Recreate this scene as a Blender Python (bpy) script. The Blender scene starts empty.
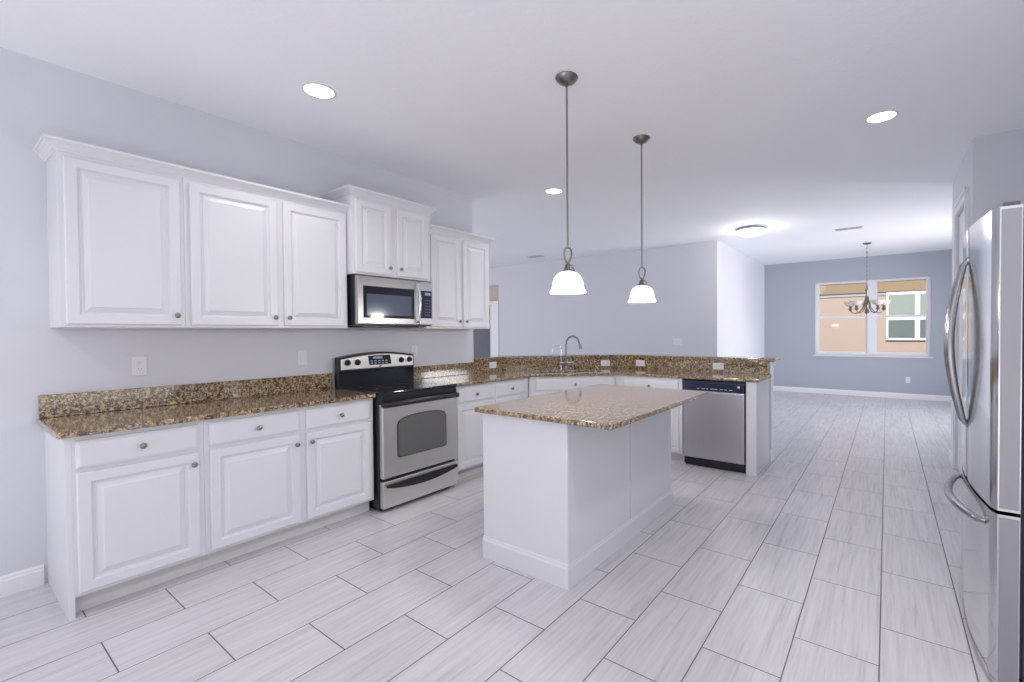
import bpy, bmesh, math
from mathutils import Matrix, Vector
from mathutils.geometry import tessellate_polygon
PI = math.pi
S = bpy.context.scene
C = S.collection

# ------------------------------------------------------------------ camera
FPX, YAW, PITCH, ROLL, CX, CY, CAMH = 459.33, 35.93, -0.9285, -0.4124, 554.03, 340.05, 1.364
t, a, b = (math.radians(v) for v in (YAW, PITCH, ROLL))
F0 = Vector((-math.sin(t), math.cos(t), 0)); R0 = Vector((math.cos(t), math.sin(t), 0)); U0 = Vector((0, 0, 1))
Fw = F0*math.cos(a) + U0*math.sin(a); U1 = -F0*math.sin(a) + U0*math.cos(a)
Rt = R0*math.cos(b) + U1*math.sin(b); Up = -R0*math.sin(b) + U1*math.cos(b)
cam = bpy.data.cameras.new('camera'); co = bpy.data.objects.new('camera', cam); C.objects.link(co)
cam.sensor_width = 36.0; cam.lens = FPX/1024*36
cam.shift_x = -(CX-512)/1024; cam.shift_y = (CY-341)/1024
cam.clip_start = 0.05
co.matrix_world = Matrix(((Rt.x, Up.x, -Fw.x, 0), (Rt.y, Up.y, -Fw.y, 0), (Rt.z, Up.z, -Fw.z, CAMH), (0, 0, 0, 1)))
S.camera = co

# ------------------------------------------------------------------ world, light, exposure
S.view_settings.view_transform = 'Standard'; S.view_settings.look = 'None'
S.view_settings.gamma = 1.0; S.view_settings.use_curve_mapping = False
S.view_settings.exposure = 0.22
w = bpy.data.worlds.new('world'); S.world = w; w.use_nodes = True
bg = w.node_tree.nodes['Background']; bg.inputs[0].default_value = (0.93, 0.94, 1.0, 1); bg.inputs[1].default_value = 1.05
S.cycles.max_bounces = 10; S.cycles.diffuse_bounces = 6; S.cycles.sample_clamp_indirect = 8

def lamp(name, typ, loc, energy, color=(1, 1, 1), rot=(0, 0, 0), **kw):
    l = bpy.data.lights.new(name, typ); l.energy = energy; l.color = color
    for k, v in kw.items(): setattr(l, k, v)
    o = bpy.data.objects.new(name, l); o.location = loc; o.rotation_euler = rot; C.objects.link(o); return o
# daylight through the sliding door at the right of the dining room
lamp('daylight_sliding_door', 'AREA', (2.9, 8.8, 1.15), 78, (0.97, 0.98, 1.0), (0, PI/2, 0), shape='RECTANGLE', size=2.2, size_y=2.0, spread=math.radians(110))
# area light at the unseen left side of the great room
lamp('great_room_area_light', 'AREA', (-9.6, 3.0, 1.5), 60, (0.93, 0.96, 1.0), (0, -PI/2, 0), shape='RECTANGLE', size=2.4, size_y=4.5)
lamp('sun', 'SUN', (0, 0, 20), 4.6, (1.0, 0.97, 0.93), (math.radians(48), 0, math.radians(4)), angle=0.02)

# ------------------------------------------------------------------ materials
def mat(name, col=(0.8, 0.8, 0.8), rough=0.5, metal=0.0, **kw):
    m = bpy.data.materials.new(name); m.use_nodes = True
    p = m.node_tree.nodes['Principled BSDF']
    p.inputs['Base Color'].default_value = (*col, 1); p.inputs['Roughness'].default_value = rough; p.inputs['Metallic'].default_value = metal
    for k, v in kw.items(): p.inputs[k].default_value = v
    return m
def nd(m, typ, **kw):
    n = m.node_tree.nodes.new(typ)
    for k, v in kw.items():
        if k in n.inputs: n.inputs[k].default_value = v
        else: setattr(n, k, v)
    return n
def lk(m, o, i): m.node_tree.links.new(o, i)
def P(m): return m.node_tree.nodes['Principled BSDF']
def coords(m, scale=(1, 1, 1), kind='Object', rot=(0, 0, 0)):
    tc = nd(m, 'ShaderNodeTexCoord'); mp = nd(m, 'ShaderNodeMapping'); mp.inputs['Scale'].default_value = scale; mp.inputs['Rotation'].default_value = rot
    lk(m, tc.outputs[kind], mp.inputs[0]); return mp.outputs[0]
def ramp(m, fac, stops, mode='LINEAR'):
    r = nd(m, 'ShaderNodeValToRGB'); r.color_ramp.interpolation = mode
    e = r.color_ramp.elements
    while len(e) < len(stops): e.new(0.5)
    for q, (p_, c) in zip(e, stops): q.position = p_; q.color = (*c, 1) if len(c) == 3 else c
    lk(m, fac, r.inputs[0]); return r.outputs[0]
def mix(m, fac, A, B, typ='MIX'):
    n = nd(m, 'ShaderNodeMix', data_type='RGBA', blend_type=typ)
    for s_, v in ((0, fac), (6, A), (7, B)):
        if isinstance(v, (int, float)): n.inputs[s_].default_value = v
        elif isinstance(v, tuple): n.inputs[s_].default_value = (*v, 1)
        else: lk(m, v, n.inputs[s_])
    return n.outputs[2]
def bump(m, h, strength=0.2, dist=0.002):
    b_ = nd(m, 'ShaderNodeBump', Strength=strength, Distance=dist); lk(m, h, b_.inputs['Height']); lk(m, b_.outputs[0], P(m).inputs['Normal'])
def noise(m, vec, scale, detail=3, rough=0.5):
    n = nd(m, 'ShaderNodeTexNoise', Scale=scale, Detail=detail, Roughness=rough); lk(m, vec, n.inputs['Vector']); return n.outputs['Fac']

def paint(name, col, rough=0.6, s=90, st=0.12):
    m = mat(name, col, rough); v = coords(m); bump(m, noise(m, v, s, 2), st, 0.003); return m
M = {}
M['wall'] = paint('wall_paint', (0.625, 0.63, 0.69))
M['wall_shaded'] = paint('shaded_wall_paint', (0.40, 0.43, 0.49))  # same wall paint, darkened so the far wall's shade sits in the colour
M['ceiling'] = paint('ceiling_paint', (0.895, 0.91, 0.95), 0.8, 30, 0.6)
M['trim'] = mat('trim_paint', (0.78, 0.77, 0.81), 0.35)
M['cab'] = mat('cabinet_paint', (0.69, 0.69, 0.725), 0.32)
M['toe'] = mat('toe_kick_paint', (0.62, 0.60, 0.61), 0.5)
M['black'] = mat('black_enamel', (0.012, 0.012, 0.016), 0.28)
M['glass_black'] = mat('black_glass', (0.012, 0.014, 0.022), 0.06)
M['navy'] = mat('dark_blue_control_plastic', (0.015, 0.02, 0.05), 0.12)
M['grey_glass'] = mat('oven_window_glass', (0.12, 0.12, 0.115), 0.12)
M['nickel'] = mat('brushed_nickel', (0.24, 0.23, 0.225), 0.3, 1.0)
M['knob'] = mat('knob_nickel', (0.27, 0.26, 0.26), 0.28, 1.0)
M['chrome'] = mat('chrome', (0.75, 0.76, 0.78), 0.1, 1.0)
M['white_plastic'] = mat('white_plastic', (0.74, 0.735, 0.775), 0.35)
M['slot'] = mat('dark_slot', (0.03, 0.03, 0.03), 0.6)
M['beige'] = mat('beige_paint', (0.58, 0.47, 0.40), 0.7)
M['vent'] = mat('vent_enamel', (0.72, 0.71, 0.73), 0.4)
M['vent_dark'] = mat('vent_dark', (0.16, 0.16, 0.17), 0.7)
M['silver_side'] = mat('fridge_door_side', (0.30, 0.30, 0.325), 0.35, 0.3)
M['fridge_body'] = mat('fridge_cabinet_grey', (0.30, 0.31, 0.38), 0.35)
M['hinge_dark'] = mat('dark_hinge_plastic', (0.10, 0.10, 0.13), 0.4)
M['handle_steel'] = mat('dark_satin_handle', (0.36, 0.36, 0.38), 0.2, 1.0)
M['gasket'] = mat('gasket', (0.03, 0.03, 0.05), 0.7)
M['bronze'] = mat('chandelier_metal', (0.22, 0.19, 0.16), 0.35, 0.9)
M['burner'] = mat('burner_print', (0.10, 0.10, 0.11), 0.3); M['keys'] = mat('key_print', (0.16, 0.18, 0.24), 0.5)
M['print'] = mat('white_print', (0.6, 0.62, 0.68), 0.5)

def steel(name, col, rough, axis, amt=0.03):
    m = mat(name, col, rough, 1.0)
    sc = {'x': (1.5, 220, 220), 'z': (220, 220, 1.5), 'y': (220, 1.5, 220)}[axis]
    v = coords(m, sc); n = noise(m, v, 1.0, 3)
    mr = nd(m, 'ShaderNodeMapRange'); lk(m, n, mr.inputs[0]); mr.inputs[3].default_value = rough-amt/2; mr.inputs[4].default_value = rough+amt/2
    lk(m, mr.outputs[0], P(m).inputs['Roughness'])
    lk(m, mix(m, 0.04, col, ramp(m, n, [(0.3, (0.4, 0.4, 0.4)), (0.7, (0.8, 0.8, 0.8))]), 'MIX'), P(m).inputs['Base Color'])
    return m
M['steel'] = steel('stainless_steel', (0.62, 0.61, 0.61), 0.27, 'x')
M['steel_mw'] = steel('microwave_stainless', (0.44, 0.43, 0.43), 0.3, 'x')
M['steel_warm'] = steel('range_stainless', (0.78, 0.755, 0.72), 0.34, 'x')
M['steel_dw'] = steel('dishwasher_stainless', (0.53, 0.52, 0.54), 0.32, 'z', 0.01)
M['steel_fridge'] = steel('fridge_stainless', (0.66, 0.66, 0.67), 0.13, 'z', 0.04)

def emis(name, col, strength, base=(0.9, 0.9, 0.9)):
    m = mat(name, base, 0.4); P(m).inputs['Emission Color'].default_value = (*col, 1); P(m).inputs['Emission Strength'].default_value = strength; return m
M['lit_lens'] = emis('lit_lens', (1, 0.99, 0.97), 6)
M['lit_shade'] = emis('lit_opal_glass', (1, 0.99, 0.98), 1.1)
M['bowl'] = emis('chandelier_frosted_glass', (1, 0.98, 0.95), 0.04, (0.55, 0.52, 0.50))
M['display'] = emis('display_digits', (0.6, 0.7, 0.9), 0.25, (0.1, 0.12, 0.2))

m = M['granite'] = mat('gold_brown_granite', (0.4, 0.3, 0.2), 0.09)
v = coords(m, (1, 1, 1))
warp = nd(m, 'ShaderNodeTexNoise', Scale=14.0, Detail=3.0); lk(m, v, warp.inputs['Vector'])
vm = nd(m, 'ShaderNodeVectorMath', operation='MULTIPLY_ADD'); lk(m, warp.outputs['Color'], vm.inputs[0]); vm.inputs[1].default_value = (0.022, 0.022, 0.022); lk(m, v, vm.inputs[2])
wv = vm.outputs[0]
base = ramp(m, noise(m, wv, 40, 6, 0.72), [(0.33, (0.035, 0.020, 0.013)), (0.43, (0.13, 0.07, 0.035)), (0.51, (0.36, 0.225, 0.095)), (0.60, (0.60, 0.44, 0.21)), (0.72, (0.66, 0.56, 0.40))])
dark = ramp(m, noise(m, wv, 66, 4, 0.7), [(0.465, (0, 0, 0)), (0.58, (1, 1, 1))])
c1 = mix(m, dark, base, (0.022, 0.014, 0.012))
vo = nd(m, 'ShaderNodeTexVoronoi', Scale=150.0); lk(m, wv, vo.inputs['Vector'])
sp = ramp(m, vo.outputs['Color'], [(0.72, (0, 0, 0)), (0.80, (0.75, 0.75, 0.75))])
c2 = mix(m, sp, c1, (0.50, 0.44, 0.36))
lk(m, c2, P(m).inputs['Base Color']); P(m).inputs['IOR'].default_value = 1.72; P(m).inputs['Coat Weight'].default_value = 0.4; P(m).inputs['Coat IOR'].default_value = 1.6; P(m).inputs['Coat Roughness'].default_value = 0.05

# floor: rectangular porcelain tiles, half running bond, long streaks along the room
TW, TL = 0.312, 0.6045
m = M['floor'] = mat('striated_porcelain_tile', (0.6, 0.6, 0.6), 0.27)
tc = nd(m, 'ShaderNodeTexCoord'); sx = nd(m, 'ShaderNodeSeparateXYZ'); lk(m, tc.outputs['Object'], sx.inputs[0])
def mth(op, A, B=None, C_=None):
    n = nd(m, 'ShaderNodeMath', operation=op)
    for i, q in enumerate((A, B, C_)):
        if q is None: continue
        if isinstance(q, (int, float)): n.inputs[i].default_value = q
        else: lk(m, q, n.inputs[i])
    return n.outputs[0]
u = mth('DIVIDE', mth('ADD', sx.outputs[0], 0.02 + 40*TW), TW)
row = mth('FLOOR', u); fu = mth('FRACT', u)
par = mth('MODULO', row, 2.0)
yy = mth('DIVIDE', mth('ADD', sx.outputs[1], 20*TL - 2.263 + TL/2), TL)
vv = mth('ADD', yy, mth('MULTIPLY', par, 0.5))
col_ = mth('FLOOR', vv); fv = mth('FRACT', vv)
du = mth('MULTIPLY', mth('MINIMUM', fu, mth('SUBTRACT', 1.0, fu)), TW)
dv = mth('MULTIPLY', mth('MINIMUM', fv, mth('SUBTRACT', 1.0, fv)), TL)
dd = mth('MINIMUM', du, dv)
gm = nd(m, 'ShaderNodeMapRange', interpolation_type='SMOOTHSTEP'); lk(m, dd, gm.inputs[0]); gm.inputs[1].default_value = 0.0019; gm.inputs[2].default_value = 0.0034
cb = nd(m, 'ShaderNodeCombineXYZ'); lk(m, row, cb.inputs[0]); lk(m, col_, cb.inputs[1])
wn = nd(m, 'ShaderNodeTexWhiteNoise', noise_dimensions='3D'); lk(m, cb.outputs[0], wn.inputs['Vector'])
off = nd(m, 'ShaderNodeVectorMath', operation='MULTIPLY_ADD'); lk(m, wn.outputs['Color'], off.inputs[0]); off.inputs[1].default_value = (30, 30, 30)
st = nd(m, 'ShaderNodeMapping'); st.inputs['Scale'].default_value = (52, 2.2, 1); lk(m, tc.outputs['Object'], st.inputs[0]); lk(m, st.outputs[0], off.inputs[2])
n1 = noise(m, off.outputs[0], 1.0, 7, 0.66)
tile = ramp(m, n1, [(0.25, (0.42, 0.41, 0.425)), (0.42, (0.53, 0.52, 0.545)), (0.58, (0.59, 0.58, 0.61)), (0.8, (0.63, 0.62, 0.65))])
tone = mth('ADD', mth('MULTIPLY', wn.outputs['Value'], 0.05), 0.96)
cbt = nd(m, 'ShaderNodeCombineXYZ'); [lk(m, tone, cbt.inputs[i]) for i in range(3)]
tile = mix(m, 1.0, tile, cbt.outputs[0], 'MULTIPLY')
lk(m, mix(m, gm.outputs[0], (0.13, 0.125, 0.13), tile), P(m).inputs['Base Color'])
rg = nd(m, 'ShaderNodeMapRange'); lk(m, gm.outputs[0], rg.inputs[0]); rg.inputs[3].default_value = 0.8; rg.inputs[4].default_value = 0.27
lk(m, rg.outputs[0], P(m).inputs['Roughness']); bump(m, gm.outputs[0], 0.5, 0.0015)

m = M['stucco'] = mat('neighbour_stucco', (0.40, 0.32, 0.275), 0.9); v = coords(m); bump(m, noise(m, v, 30, 4), 0.4, 0.01)
M['soffit'] = mat('neighbour_soffit', (0.27, 0.20, 0.13), 0.8)
M['frieze'] = mat('neighbour_frieze', (0.36, 0.37, 0.40), 0.7)
M['green_glass'] = mat('neighbour_window_glass', (0.14, 0.17, 0.165), 0.15)
M['pale_glass'] = mat('neighbour_upper_glass', (0.27, 0.31, 0.285), 0.15)
m = M['pane'] = bpy.data.materials.new('window_pane'); m.use_nodes = True; m.node_tree.nodes.clear()
o_ = m.node_tree.nodes.new('ShaderNodeOutputMaterial'); tr = m.node_tree.nodes.new('ShaderNodeBsdfTransparent'); gl = m.node_tree.nodes.new('ShaderNodeBsdfGlossy')
gl.inputs['Roughness'].default_value = 0.02; mx = m.node_tree.nodes.new('ShaderNodeMixShader'); mx.inputs[0].default_value = 0.006
lk(m, tr.outputs[0], mx.inputs[1]); lk(m, gl.outputs[0], mx.inputs[2]); lk(m, mx.outputs[0], o_.inputs[0])

# ------------------------------------------------------------------ mesh helpers
class MB:
    def __init__(s): s.bm = bmesh.new()
    def box(s, x0, x1, y0, y1, z0, z1, mtx=None):
        r = bmesh.ops.create_cube(s.bm, size=1.0)['verts']
        for v in r:
            v.co = Vector(((x0+x1)/2 + v.co.x*(x1-x0), (y0+y1)/2 + v.co.y*(y1-y0), (z0+z1)/2 + v.co.z*(z1-z0)))
            if mtx: v.co = mtx @ v.co
        return s
    def lathe(s, prof, n=24, c=(0, 0, 0), mtx=None):
        rings = []
        for r, z in prof:
            if r < 1e-6: rings.append([s.bm.verts.new((0, 0, z))])
            else: rings.append([s.bm.verts.new((r*math.cos(2*PI*i/n), r*math.sin(2*PI*i/n), z)) for i in range(n)])
        for A, B in zip(rings, rings[1:]):
            if len(A) == 1 and len(B) == 1: continue
            for i in range(n):
                j = (i+1) % n
                if len(A) == 1: s.bm.faces.new((A[0], B[j], B[i]))
                elif len(B) == 1: s.bm.faces.new((A[i], A[j], B[0]))
                else: s.bm.faces.new((A[i], A[j], B[j], B[i]))
        for R_ in rings:
            for v in R_: v.co = (mtx @ v.co if mtx else v.co) + Vector(c)
        return s
    def tube(s, pts, r, n=12, cap=True, closed=False, flat=1.0):
        pts = [Vector(p) for p in pts]; rr = r if isinstance(r, (list, tuple)) else [r]*len(pts)
        rings = []; L = len(pts); ref = None
        for i, p in enumerate(pts):
            if closed: d = (pts[(i+1) % L] - pts[i-1]).normalized()
            else: d = (pts[min(i+1, L-1)] - pts[max(i-1, 0)]).normalized()
            if ref is None: ref = Vector((0, 0, 1)) if abs(d.z) < 0.9 else Vector((1, 0, 0))
            x = (ref - d*ref.dot(d)).normalized(); ref = x; y = d.cross(x)
            rings.append([s.bm.verts.new(p + (x*math.cos(2*PI*k/n)*flat + y*math.sin(2*PI*k/n))*rr[i]) for k in range(n)])
        pr = list(zip(rings, rings[1:])) + ([(rings[-1], rings[0])] if closed else [])
        for A, B in pr:
            for k in range(n):
                j = (k+1) % n; s.bm.faces.new((A[k], A[j], B[j], B[k]))
        if cap and not closed:
            s.bm.faces.new(rings[0][::-1]); s.bm.faces.new(rings[-1])
        return s
    def prism(s, poly, z0, z1, holes=()):
        """vertical prism over a plan polygon, with holes"""
        loops = [[Vector((x, y, 0)) for x, y in poly]] + [[Vector((x, y, 0)) for x, y in h] for h in holes]
        tri = tessellate_polygon(loops); flat_ = [p for l in loops for p in l]
        lo = [s.bm.verts.new((p.x, p.y, z0)) for p in flat_]; hi = [s.bm.verts.new((p.x, p.y, z1)) for p in flat_]
        for t3 in tri:
            s.bm.faces.new([hi[i] for i in t3]); s.bm.faces.new([lo[i] for i in reversed(t3)])
        k = 0
        for l in loops:
            n = len(l)
            for i in range(n):
                j = (i+1) % n; s.bm.faces.new((lo[k+i], lo[k+j], hi[k+j], hi[k+i]))
            k += n
        return s
    def extr(s, poly, axis, v0, v1):
        """polygon in the plane across axis ('x': (y,z); 'y': (x,z)), extruded along it"""
        f = (lambda p, v: (v, p[0], p[1])) if axis == 'x' else (lambda p, v: (p[0], v, p[1]))
        A = [s.bm.verts.new(f(p, v0)) for p in poly]; B = [s.bm.verts.new(f(p, v1)) for p in poly]
        n = len(poly); s.bm.faces.new(A); s.bm.faces.new(B[::-1])
        for i in range(n): s.bm.faces.new((A[i], B[i], B[(i+1) % n], A[(i+1) % n]))
        return s
    def sweep(s, path, prof, closed=False):
        """profile (out, z) swept with mitres along a plan path; out is to the right of travel"""
        n = len(path); rings = []
        for i in range(n):
            p = Vector(path[i])
            ds = []
            if i > 0 or closed: ds.append((p - Vector(path[i-1])).normalized())
            if i < n-1 or closed: ds.append((Vector(path[(i+1) % n]) - p).normalized())
            ns = [Vector((d.y, -d.x)) for d in ds]
            nn = sum(ns, Vector((0, 0))); nn.normalize(); k = 1/max(0.2, nn.dot(ns[0]))
            rings.append([s.bm.verts.new((p.x+nn.x*k*o, p.y+nn.y*k*o, z)) for o, z in prof])
        m_ = len(prof)
        for A, B in list(zip(rings, rings[1:])) + ([(rings[-1], rings[0])] if closed else []):
            for k in range(m_): s.bm.faces.new((A[k], A[(k+1) % m_], B[(k+1) % m_], B[k]))
        if not closed: s.bm.faces.new(rings[0][::-1]); s.bm.faces.new(rings[-1])
        return s
    def rings(s, x0, x1, z0, z1, prof, yb):
        """rectangular relief on a front (facing -y): prof = (inset, height above yb)"""
        last = None
        for ins, h in prof:
            q = [s.bm.verts.new((x, yb-h, z)) for x, z in ((x0+ins, z0+ins), (x1-ins, z0+ins), (x1-ins, z1-ins), (x0+ins, z1-ins))]
            if last:
                for k in range(4): s.bm.faces.new((last[k], last[(k+1) % 4], q[(k+1) % 4], q[k]))
            else: s.bm.faces.new(q[::-1])
            last = q
        s.bm.faces.new(last); return s
    def build(s, name, mt, parent=None, smooth=False, bevel=0.0, seg=2, loc=None):
        bmesh.ops.recalc_face_normals(s.bm, faces=s.bm.faces)
        me = bpy.data.meshes.new(name); s.bm.to_mesh(me); s.bm.free(); me.materials.append(mt)
        o = bpy.data.objects.new(name, me); C.objects.link(o)
        if smooth:
            for p in me.polygons: p.use_smooth = True
            try: me.set_sharp_from_angle(angle=math.radians(40))
            except Exception: pass
        if bevel:
            md = o.modifiers.new('bevel', 'BEVEL'); md.width = bevel; md.segments = seg; md.limit_method = 'ANGLE'; md.angle_limit = math.radians(30)
            md.harden_normals = False
        if parent: o.parent = parent
        if loc: o.location = loc
        return o
def tag(o, label=None, cat=None, group=None, kind=None):
    if label: o['label'] = label
    if cat: o['category'] = cat
    if group: o['group'] = group
    if kind: o['kind'] = kind
    return o
def thing(name, label, cat, loc=(0, 0, 0), rz=0.0, group=None):
    o = bpy.data.objects.new(name, None); o.empty_display_size = 0.1; C.objects.link(o)
    o.location = loc; o.rotation_euler = (0, 0, rz); return tag(o, label, cat, group)
def struct(o): o['kind'] = 'structure'; return o
def copy_tree(o, parent=None):
    c = o.copy(); C.objects.link(c); c.parent = parent
    for ch in list(o.children): copy_tree(ch, c)
    return c
def rect_holes(x0, x1, z0, z1, holes):
    """cut a wall rectangle into boxes round rectangular holes"""
    xs = sorted({x0, x1, *[h[0] for h in holes], *[h[1] for h in holes]}); out = []
    for A, B in zip(xs, xs[1:]):
        zs = [z0]
        for h in sorted(holes, key=lambda q: q[2]):
            if h[0] <= A and h[1] >= B: zs += [h[2], h[3]]
        zs.append(z1)
        for i in range(0, len(zs), 2):
            if zs[i+1] > zs[i]+1e-6: out.append((A, B, zs[i], zs[i+1]))
    return out

# ------------------------------------------------------------------ room shell
WX = -3.759; CZ = 2.879
FAR = 11.45; GY = 7.80; CORX = -2.29; LE = 3.643
struct(MB().box(-12, 3.4, -3.4, FAR+0.2, -0.08, 0).build('floor', M['floor']))
struct(MB().box(-12, 3.4, -3.4, FAR+0.2, CZ, CZ+0.12).build('ceiling', M['ceiling']))
struct(MB().box(WX-0.12, WX, -3.4, LE, 0, CZ).build('wall_left', M['wall']))
# far wall with window opening
WX0, WX1, WZ0, WZ1 = -1.27, 0.69, 0.84, 2.40
mb = MB()
for A, B, c, d in rect_holes(CORX, 3.2, 0, CZ, [(WX0, WX1, WZ0, WZ1)]): mb.box(A, B, FAR, FAR+0.16, c, d)
struct(mb.build('wall_far', M['wall_shaded']))
# great-room back wall, with doorway and a painted recess over it
DX0, DX1, DH = -8.35, -7.465, 2.03
mb = MB()
for A, B, c, d in rect_holes(-12, CORX-0.14, 0, CZ, [(DX0, DX1, 0, DH), (DX0-0.1, -7.213, 2.10, 2.464)]): mb.box(A, B, GY, GY+0.14, c, d)
struct(mb.build('wall_great_room', M['wall']))
struct(MB().box(DX0-0.1, -7.213, GY+0.09, GY+0.14, 2.10, 2.464).build('wall_recess', M['beige']))
mb = MB(); mb.box(DX0-0.1, DX0, GY-0.02, GY+0.16, 0, 2.10).box(DX1, -7.213, GY-0.02, GY+0.02, 0, 2.10).box(DX0, DX1, GY-0.02, GY+0.16, DH, 2.10).box(DX1-0.02, DX1, GY, GY+0.16, 0, DH)
struct(mb.build('trim_1', M['trim'], bevel=0.004))
struct(MB().box(-12, -6.5, GY+1.6, GY+1.7, 0, CZ).build('wall_hall', M['wall']))
struct(MB().box(CORX-0.14, CORX, GY, FAR+0.16, 0, CZ).build('wall_corridor', M['wall']))
# pantry block on the right with its door, and the wall behind the fridge
PX, PY0, PY1 = 0.545, 4.90, 6.30
mb = MB()
for A, B, c, d in rect_holes(PY0, PY1, 0, CZ, [(5.20, 5.93, 0, 2.46)]): mb.box(PX, PX+0.12, A, B, c, d)
mb.box(PX+0.12, 3.2, PY0, PY0+0.12, 0, CZ).box(PX+0.12, 3.2, PY1-0.12, PY1, 0, CZ)
struct(mb.build('wall_pantry', M['wall']))
struct(MB().box(1.20, 1.32, 2.25, PY0, 0, CZ).build('wall_right', M['wall']))
mb = MB().box(PX-0.018, PX, 5.11, 5.20, 0, 2.55).box(PX-0.018, PX, 5.93, 6.02, 0, 2.55).box(PX-0.018, PX, 5.20, 5.93, 2.46, 2.55)
mb.box(PX-0.026, PX-0.018, 5.11, 5.135, 0, 2.55).box(PX-0.026, PX-0.018, 5.11, 6.02, 2.525, 2.55)
struct(mb.build('trim_2', M['trim'], bevel=0.003))
d1 = struct(MB().box(PX+0.02, PX+0.055, 5.20, 5.93, 0.01, 2.46).build('door_1', M['trim'], bevel=0.003))
mb = MB()
for z in (0.25, 1.25, 2.28): mb.tube([(PX+0.012, 5.215, z-0.05), (PX+0.012, 5.215, z+0.05)], 0.008, 8)
mb.build('hinge', M['nickel'], d1, True)
# sliding glass door frame on the right of the dining room (outside the view)
struct(MB().box(3.04, 3.2, PY1, 7.4, 0, CZ).box(3.04, 3.2, 9.8, FAR, 0, CZ).box(3.04, 3.2, 7.4, 9.8, 2.35, CZ).build('wall_dining_right', M['wall_shaded']))
struct(MB().box(3.06, 3.12, 7.4, 7.47, 0, 2.35).box(3.06, 3.12, 9.73, 9.8, 0, 2.35).box(3.06, 3.12, 8.56, 8.64, 0, 2.35).box(3.06, 3.12, 7.47, 9.73, 2.28, 2.35).build('door_2', M['trim']))

# baseboards
bp_ = [(0, 0), (0.014, 0), (0.014, 0.080), (0.010, 0.088), (0.010, 0.098), (0.004, 0.108), (0, 0.108)]
struct(MB().sweep([(WX, 0.378), (WX, -3.4)][::-1], bp_).build('baseboard_left', M['trim']))
struct(MB().sweep([(CORX-0.14, GY), (CORX-0.0, GY), (CORX-0.0, GY)][:2], bp_).sweep([(-7.2, GY), (CORX-0.14, GY)], bp_).build('baseboard_great_room', M['trim']))
struct(MB().sweep([(CORX, GY+0.01), (CORX, FAR)][::1], bp_).build('baseboard_corridor', M['trim']))
struct(MB().sweep([(CORX, FAR), (3.04, FAR)], bp_).build('baseboard_far', M['trim']))
struct(MB().sweep([(PX, 6.30), (PX, 6.03)], bp_).sweep([(PX, 5.10), (PX, 4.90), (1.2, 4.90)][:2], bp_).sweep([(PX, 4.90), (1.2, 4.90)][::-1], [(-o, z) for o, z in bp_]).build('baseboard_pantry', M['trim']))

# knee wall behind the counter run, with 45 degree corner
HW = [(WX, LE), (WX, 4.17), (-2.76, 5.17), (-0.985, 5.17)]
HWo = [(-0.985, 5.29), (-2.81, 5.29), (WX-0.12, 4.22), (WX-0.12, LE)]
struct(MB().prism(HW+HWo, 0, 1.049).build('wall_peninsula', M['wall']))
struct(MB().sweep([(-0.985, 5.165), (-0.985, 5.29), (-2.81, 5.29), (WX-0.12, 4.22), (WX-0.12, LE)], [(-o if 0 else o, z) for o, z in bp_]).build('baseboard_peninsula', M['trim']))
struct(MB().box(-0.985, -0.968, 5.18, 5.28, 0.13, 1.035).box(-0.985, -0.955, 5.172, 5.288, 1.0, 1.046).build('trim_3', M['trim'], bevel=0.004))

# window in the far wall
wf = MB(); y0, y1 = FAR+0.03, FAR+0.10
wf.box(WX0, WX0+0.045, y0, y1, WZ0, WZ1).box(WX1-0.045, WX1, y0, y1, WZ0, WZ1).box(WX0+0.045, WX1-0.045, y0, y1, WZ0, WZ0+0.045).box(WX0+0.045, WX1-0.045, y0, y1, WZ1-0.045, WZ1)
wf.box(-0.33, -0.195, y0-0.005, y1, WZ0+0.045, WZ1-0.045).box(WX0+0.045, -0.33, y0+0.01, y1, 1.625, 1.67).box(-0.195, WX1-0.045, y0+0.01, y1, 1.625, 1.67)
for A, B in ((WX0+0.045, -0.33), (-0.195, WX1-0.045)):
    wf.box(A, A+0.03, y0+0.02, y1-0.01, WZ0+0.045, WZ1-0.045).box(B-0.03, B, y0+0.02, y1-0.01, WZ0+0.045, WZ1-0.045).box(A+0.03, B-0.03, y0+0.02, y1-0.01, WZ0+0.045, WZ0+0.075)
w1 = struct(wf.build('window_1', M['trim'], bevel=0.003))
MB().box(WX0+0.075, -0.36, y0+0.04, y0+0.046, WZ0+0.075, WZ1-0.045).box(-0.165, WX1-0.075, y0+0.04, y0+0.046, WZ0+0.075, WZ1-0.045).build('pane', M['pane'], w1)
MB().box(WX0-0.03, WX1+0.03, FAR-0.035, FAR+0.03, WZ0-0.025, WZ0).build('window_sill', M['trim'], w1, bevel=0.004)

# neighbouring house outside the window
nb = thing('neighbour_house', 'beige stucco house with a tan eave seen through the far window', 'house', (0, 14.5, 0))
MB().box(-6, 6, 0, 0.3, -0.2, 2.345).build('wall', M['stucco'], nb)
MB().box(-6, 6, -0.02, 0, 2.26, 2.34).build('frieze_board', M['frieze'], nb)
MB().box(-6.3, 6.3, -0.02, 0.3, 2.346, 2.36).build('soffit', M['soffit'], nb)
MB().box(-6.3, 6.3, -0.05, -0.02, 2.34, 2.60).build('fascia', M['soffit'], nb, bevel=0.004)
MB().extr([(-0.07, 2.61), (0.3, 2.9), (0.3, 2.61)], 'x', -6.4, 6.4).build('roof', M['soffit'], nb)
for xa, xb, in ((0.03, 0.56), (0.66, 1.2)):
    fr = MB().box(xa-0.05, xb+0.05, -0.05, -0.001, 1.11, 2.32)
    q = fr.build('window', M['trim'], nb, bevel=0.004)
    MB().box(xa, xb, -0.056, -0.0501, 1.17, 1.62).build('pane', M['green_glass'], q)
    MB().box(xa, xb, -0.056, -0.0501, 1.72, 2.26).build('pane', M['pale_glass'], q)
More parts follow.
